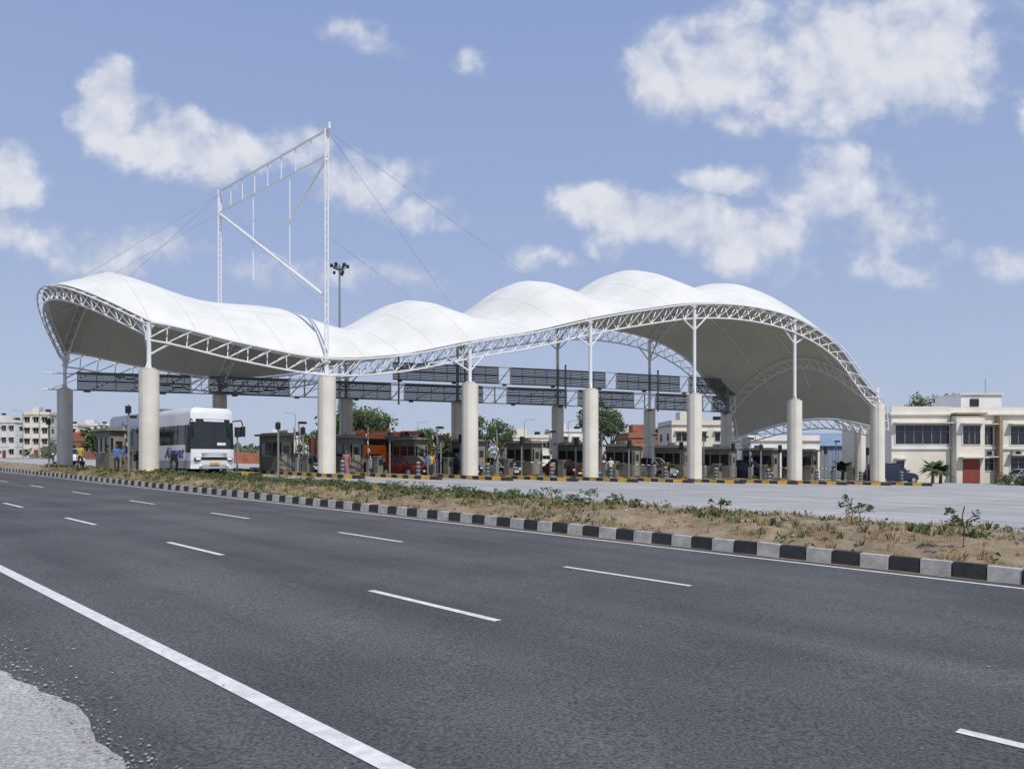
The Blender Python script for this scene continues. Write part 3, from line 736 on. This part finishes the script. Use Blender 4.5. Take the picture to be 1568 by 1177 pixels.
# ---------------------------------------------------------------- buildings
def house(name,x,y,w,d,h,rot,floors,cols,wall='cream',z0=None,roof=None,tank=True):
    mb=MB(); mb.box((0,0,h/2-.3),(w,d,h+.6),wall); fh=h/floors
    mb.box((0,0,h+.06),(w+.35,d+.35,.12),'brown' if roof is None else roof)
    for a,b,c,e in ((0,-d/2+.08,w,.16),(0,d/2-.08,w,.16),(-w/2+.08,0,.16,d-.34),(w/2-.08,0,.16,d-.34)): mb.box((a,b,h+.45),(c,e,.65),wall)
    for f in range(floors):
        zc=f*fh+fh*.55
        if f: mb.box((0,0,f*fh),(w+.12,d+.12,.14),'wplaster')
        for cidx in range(cols):
            xx=-w/2+w*(cidx+.5)/cols
            if f==0 and cidx==cols//2:
                mb.box((xx,-d/2-.02,1.05),(1.0,.06,2.1),'door'); continue
            ww=min(1.5,w/cols*.55)
            mb.box((xx,-d/2-.01,zc),(ww+.16,.08,1.36),'wplaster'); mb.box((xx,-d/2-.035,zc),(ww,.06,1.2),'glass')
            mb.box((xx,-d/2-.08,zc),(.05,.04,1.2),'wplaster'); mb.box((xx,-d/2-.28,zc+.82),(ww+.4,.55,.08),wall)
            mb.box((xx,d/2+.02,zc),(ww,.06,1.2),'glass')
        for yy in (-d/4,d/4):
            for s in (-1,1): mb.box((s*(w/2+.02),yy,zc),(.06,1.1,1.1),'glass')
    if tank: mb.tube((w*.2,0,h+.1),(w*.2,0,h+1.5),.6,'black',12); mb.box((-w*.2,0,h+1.1),(w*.25,d*.3,2),wall)
    mb.obj(name,(x,y,(g(x)+.3 if z0 is None else z0)),rot)
for px,Z,w,h,f,c,wl in ((66,190,6,10.5,4,3,'cream'),(18,200,9,9.0,3,4,'wplaster'),(-2,230,8,12,4,3,'wplaster'),(105,230,9,9.5,3,3,'cream'),(130,180,8,4,1,3,'brick'),(150,240,10,10,3,4,'wplaster'),(440,170,9,5,1,4,'wplaster'),(640,150,10,4.5,1,4,'brick'),
    (-60,170,12,10,3,4,'cream'),(810,165,9,6,2,3,'cream'),(870,180,10,8,2,4,'wplaster'),(990,122,8,5.3,1,3,'brick'),(700,190,12,6,2,4,'cream')):
    house('distant_house',at(px,Z),Z,w,7,h,rr.uniform(-.2,.2),f,c,wl)
house('office_building',at(1075,112),112,11,8,7.0,.05,2,4,'cream',z0=plaza(28)-.3)
house('service_building',at(1185,92),92,8.5,6,4.2,.03,1,4,'wplaster',tank=False)
mb=MB(); mb.box((0,0,2),(20,10,4.6),'bluesheet'); mb.hexa([(-10.3,-5.4,4.3),(10.3,-5.4,4.3),(10.3,5.4,4.3),(-10.3,5.4,4.3),(-10.3,-.1,6.2),(10.3,-.1,6.2),(10.3,.1,6.2),(-10.3,.1,6.2)],'bluesheet')
for i in range(27): mb.box((-9.8+i*.75,-5.03,2.1),(.06,.05,4.2),'silver')
mb.box((-3,-5.06,1.6),(3,.06,3.2),'dsteel')
mb.obj('warehouse',(at(1262,110),110,g(40)+.2))
mb=MB(); bx0=at(1365,80); W_=26; z0=plaza(45)
def wx(px): return at(px,80)-bx0
h=6.95
mb.box((wx(1410)+.0,6,h/2-.2),(wx(1455)-wx(1365),12,h+.4),'cream')
mb.box(((wx(1455)+W_)/2,6.6,h/2-.2),(W_-wx(1455),12,h+.39),'cream')
mb.box((wx(1410),5.9,h+.1),(wx(1455)-wx(1365)+.5,12.3,.2),'wplaster'); mb.box((W_/2+3,6.4,h+.12),(W_-4,12.3,.2),'wplaster')
mb.box((wx(1410),-.06,3.55),(wx(1455)-wx(1365)+.1,.2,.3),'wplaster')
mb.box((W_/2+3,.5,3.55),(W_-6.2,.2,.28),'wplaster')
def win(a,b,zl,zh,yf,nd=2,shade=True):
    x0,x1=wx(a),wx(b); cx=(x0+x1)/2; w=x1-x0; cz=(zl+zh)/2; hh=zh-zl
    mb.box((cx,yf-.02,cz),(w+.2,.1,hh+.2),'wplaster'); mb.box((cx,yf-.05,cz),(w,.08,hh),'glass')
    for i in range(1,nd): mb.box((x0+w*i/nd,yf-.1,cz),(.07,.05,hh),'dsteel')
    mb.box((cx,yf-.1,cz+hh*.15),(w,.045,.06),'dsteel')
    if shade: mb.box((cx,yf-.4,zh+.22),(w+.5,.75,.1),'cream')
win(1371,1453,3.95,5.9,0,6); win(1372,1384,1.2,2.2,0,2)
mb.box((wx(1478),-.15,h/2-.15),(2.9,1.6,h+.05),'cream'); mb.box((wx(1478),-.2,h+.1),(3.2,1.9,.2),'brown')
win(1466,1492,3.9,5.8,-.95,3); mb.box((wx(1479),-.98,1.15),(1.7,.1,2.4),'door'); mb.box((wx(1479),-1.3,2.55),(2.6,1.0,.12),'cream')
win(1507,1525,3.9,5.8,.6,2); win(1508,1526,1.2,2.4,.6,2)
mb.box((wx(1531),.2,h/2-.1),(.35,.9,h),'brown'); mb.box((wx(1503),.2,h/2-.1),(.35,.9,h),'brown')
win(1553,1575,3.9,5.8,.6,2); win(1553,1575,1.0,2.6,.6,2); win(1600,1640,3.9,5.8,.6,3); win(1600,1640,1.0,2.6,.6,3)
for q in (1516,1560): mb.box((wx(q),.35,3.0),(.9,.5,.5),'silver'); mb.box((wx(q),.08,3.0),(.5,.06,.4),'black')
mb.box((wx(1516),4,h+1.2),(4.3,5,2.1),'wplaster'); mb.box((wx(1516),4,h+2.3),(4.7,5.4,.16),'cream'); mb.box((wx(1505),1.45,h+1.4),(.9,.1,.8),'glass')
mb.tube((wx(1545),4,h),(wx(1545),4,h+4.2),.05,'silver')
mb.box((W_/2+3,.7,h+.5),(W_-6,.15,.7),'cream')
mb.box((wx(1410),.1,h+.55),(wx(1455)-wx(1365),.18,.7),'cream')
mb.obj('administration_building',(bx0,80,z0))
mb=MB()
for i in range(24):
    a=(-50+i*6,104+i*.6); b=(-50+(i+1)*6-.3,104+(i+1)*.6); za=g(a[0])+.3; zb=g(b[0])+.3
    mb.slab(a,b,(za-.3,za+1.6),(zb-.3,zb+1.6),.2,'brick' if i%5 in (1,2) else 'wplaster'); mb.box((b[0]+.15,b[1],zb+.8),(.3,.35,2.2),'wplaster')
mb.obj('compound_wall')
# ---------------------------------------------------------------- poles
def highmast(x,y,h):
    mb=MB(); mb.tube((0,0,0),(0,0,h),.2,'dsteel',10,.1)
    mb.tube((0,0,h-.6),(0,0,h-.45),.5,'dsteel',12)
    for i in range(6):
        a=i*math.pi/3+.3; mb.tube((0,0,h-.5),(math.cos(a)*.8,math.sin(a)*.8,h-.3),.035,'dsteel'); mb.box((math.cos(a)*.9,math.sin(a)*.9,h-.2),(.35,.26,.36),'black',a)
        if i%2: mb.box((math.cos(a)*.6,math.sin(a)*.6,h-1.0),(.28,.26,.3),'black',a)
    mb.obj('high_mast_light',(x,y,g(x)+.3))
highmast(at(520,88),88,23.3)
def lampost(px,Z,h,s=1):
    x=at(px,Z); mb=MB(); mb.tube((0,0,0),(0,0,h),.08,'dsteel',8,.05); mb.path([(0,0,h),(s*.7,0,h+.25),(s*1.5,0,h+.3)],.035,'dsteel'); mb.box((s*1.7,0,h+.3),(.6,.25,.1),'silver'); mb.obj('street_lamp',(x,Z,g(x)+.3))
for px,Z,h in ((35,150,9),(60,130,8),(590,140,8.5),(803,150,9),(452,125,8),(640,170,9),(870,130,8),(-40,110,9)): lampost(px,Z,h,rr.choice((-1,1)))
def post(px,Z,h,nm='signal_post'):
    x=at(px,Z); mb=MB(); mb.tube((0,0,0),(0,0,h),.06,'dsteel',8); mb.box((0,-.05,h-.3),(.3,.12,.42),'black'); mb.blob((0,-.12,h-.25),(.06,.04,.06),'maroon'); mb.tube((0,0,0),(0,0,.05),.15,'dsteel'); mb.obj(nm,(x,Z,plaza(x)))
for px,Z,h in ((197,44,4.0),(426,48,3.4),(464,50,3.2),(675,53,3.0),(1165,60,3.0),(75,55,3.6)): post(px,Z,h)
# ---------------------------------------------------------------- world
w=bpy.data.worlds.new('World'); scene.world=w; w.use_nodes=True; nt=w.node_tree; nt.nodes.clear(); L=nt.links.new
sun_dir=Vector((.30,-.52,.80)).normalized()
sky=nt.nodes.new('ShaderNodeTexSky'); sky.sky_type='NISHITA'; sky.sun_disc=False
sky.sun_elevation=math.asin(sun_dir.z); sky.sun_rotation=math.atan2(sun_dir.x,sun_dir.y); sky.air_density=1.0; sky.dust_density=2.0; sky.ozone_density=1.5
def mth(op,a,b=None,c=None):
    n=nt.nodes.new('ShaderNodeMath'); n.operation=op
    for i,q in enumerate((a,b,c)):
        if q is None: continue
        if isinstance(q,(int,float)): n.inputs[i].default_value=q
        else: L(q,n.inputs[i])
    return n.outputs[0]
def vm(op,a,b=None):
    n=nt.nodes.new('ShaderNodeVectorMath'); n.operation=op
    for i,q in enumerate((a,b)):
        if q is None: continue
        if isinstance(q,tuple): n.inputs[i].default_value=q
        else: L(q,n.inputs[i])
    return n
tc=nt.nodes.new('ShaderNodeTexCoord'); sp=nt.nodes.new('ShaderNodeSeparateXYZ'); L(tc.outputs['Generated'],sp.inputs[0])
yy=mth('MAXIMUM',mth('ABSOLUTE',sp.outputs[1]),.08)
cb=nt.nodes.new('ShaderNodeCombineXYZ'); L(mth('DIVIDE',sp.outputs[0],yy),cb.inputs[0]); L(mth('DIVIDE',sp.outputs[2],yy),cb.inputs[1])
def noise(sc,det,rough,vec,dist=0):
    n=nt.nodes.new('ShaderNodeTexNoise'); n.inputs['Scale'].default_value=sc; n.inputs['Detail'].default_value=det; n.inputs['Roughness'].default_value=rough; n.inputs['Distortion'].default_value=dist
    L(vec,n.inputs['Vector']); return n
nw=noise(6,5,.62,cb.outputs[0]); off=vm('SUBTRACT',nw.outputs['Color'],(.5,.5,.5)); off=vm('MULTIPLY',off.outputs[0],(.17,.11,0)); uvw=vm('ADD',cb.outputs[0],off.outputs[0]).outputs[0]
blobs=[(165,170,60,60,1),(245,205,95,50,1),(330,225,95,48,.9),(450,215,75,42,.6),(560,275,95,50,.75),(640,325,70,28,.5),
(1130,105,190,90,.75),(1330,85,230,120,.95),(1010,110,65,55,.9),(1450,60,110,85,.8),(900,310,75,42,.95),(1010,340,120,52,.95),(1150,360,120,55,.9),(1270,290,100,65,.7),(1350,360,110,65,.55),(1120,265,65,30,.6),
(50,365,100,38,.6),(5,270,70,50,.7),(220,390,140,42,.55),(520,430,170,34,.4),(1585,175,45,50,.8),(830,390,55,20,.5),(700,80,32,24,.42),(560,50,70,32,.38),(1400,410,240,40,.4)]
acc=None
for cx,cy,rx,ry,wt in blobs:
    c=((cx-784)/1180,(703-cy)/1180,0); s_=(1180/rx*.74,1180/ry*.74,0)
    a=vm('SUBTRACT',uvw,c); a=vm('MULTIPLY',a.outputs[0],s_)
    # flat bases: squash the lower half
    ln=vm('LENGTH',a.outputs[0]).outputs['Value']
    f=mth('MULTIPLY',mth('SUBTRACT',1.0,ln),wt)
    f=mth('MAXIMUM',f,0.0)
    acc=f if acc is None else mth('MAXIMUM',acc,f)
n1=noise(13,8,.57,cb.outputs[0],.1)
dens=mth('ADD',acc,mth('MULTIPLY',mth('SUBTRACT',n1.outputs[0],.52),1.35))
gate=nt.nodes.new('ShaderNodeMapRange'); gate.interpolation_type='SMOOTHSTEP'; gate.inputs['From Min'].default_value=0; gate.inputs['From Max'].default_value=.22; L(acc,gate.inputs[0])
mr=nt.nodes.new('ShaderNodeMapRange'); mr.interpolation_type='SMOOTHSTEP'; mr.inputs['From Min'].default_value=.04; mr.inputs['From Max'].default_value=.55; L(dens,mr.inputs[0])
mask=mth('MULTIPLY',mth('MULTIPLY',mr.outputs[0],gate.outputs[0]),.85)
upv=vm('ADD',cb.outputs[0],(.008,.022,0)).outputs[0]; n2=noise(13,8,.57,upv,.1)
sh=mth('ADD',mth('MULTIPLY',mth('SUBTRACT',n1.outputs[0],n2.outputs[0]),2.8),mth('MULTIPLY',acc,.6)); sh=mth('ADD',sh,.3)
ramp=nt.nodes.new('ShaderNodeValToRGB'); ramp.color_ramp.elements[0].position=0; ramp.color_ramp.elements[1].position=.9
ramp.color_ramp.elements[0].color=(.50,.56,.69,1); ramp.color_ramp.elements[1].color=(.80,.81,.85,1); L(sh,ramp.inputs[0])
hz=nt.nodes.new('ShaderNodeValToRGB'); hz.color_ramp.elements[0].position=0; hz.color_ramp.elements[0].color=(.50,.575,.735,1); hz.color_ramp.elements[1].position=.55; hz.color_ramp.elements[1].color=(.275,.375,.66,1)
e2=hz.color_ramp.elements.new(.22); e2.color=(.385,.475,.715,1)
L(sp.outputs[2],hz.inputs[0]); hzs=vm('MULTIPLY',hz.outputs[0],(10,10,10))
mxs=nt.nodes.new('ShaderNodeMixRGB'); mxs.inputs[0].default_value=.84; L(sky.outputs[0],mxs.inputs[1]); L(hzs.outputs[0],mxs.inputs[2])
bg1=nt.nodes.new('ShaderNodeBackground'); bg1.inputs[1].default_value=.1; L(mxs.outputs[0],bg1.inputs[0])
csc=vm('MULTIPLY',ramp.outputs[0],(10,10,10))
bg2=nt.nodes.new('ShaderNodeBackground'); bg2.inputs[1].default_value=.1; L(csc.outputs[0],bg2.inputs[0])
ms=nt.nodes.new('ShaderNodeMixShader'); L(mask,ms.inputs[0]); L(bg1.outputs[0],ms.inputs[1]); L(bg2.outputs[0],ms.inputs[2])
wo=nt.nodes.new('ShaderNodeOutputWorld'); L(ms.outputs[0],wo.inputs[0])
sl=bpy.data.lights.new('sun','SUN'); sl.energy=3.3; sl.angle=math.radians(.5); sl.color=(1,.96,.89)
so=bpy.data.objects.new('sun',sl); so.rotation_euler=(-sun_dir).to_track_quat('-Z','Y').to_euler(); scene.collection.objects.link(so)
cd=bpy.data.cameras.new('camera'); cd.sensor_width=36; cd.lens=1180/1568*36; cd.shift_y=115/1568; cd.clip_end=9000; cd.clip_start=.05
co=bpy.data.objects.new('camera',cd); co.location=(0,0,CAMH); co.rotation_euler=(math.radians(90),0,0); scene.collection.objects.link(co); scene.camera=co
scene.view_settings.view_transform='Standard'; scene.view_settings.look='None'; scene.view_settings.exposure=0
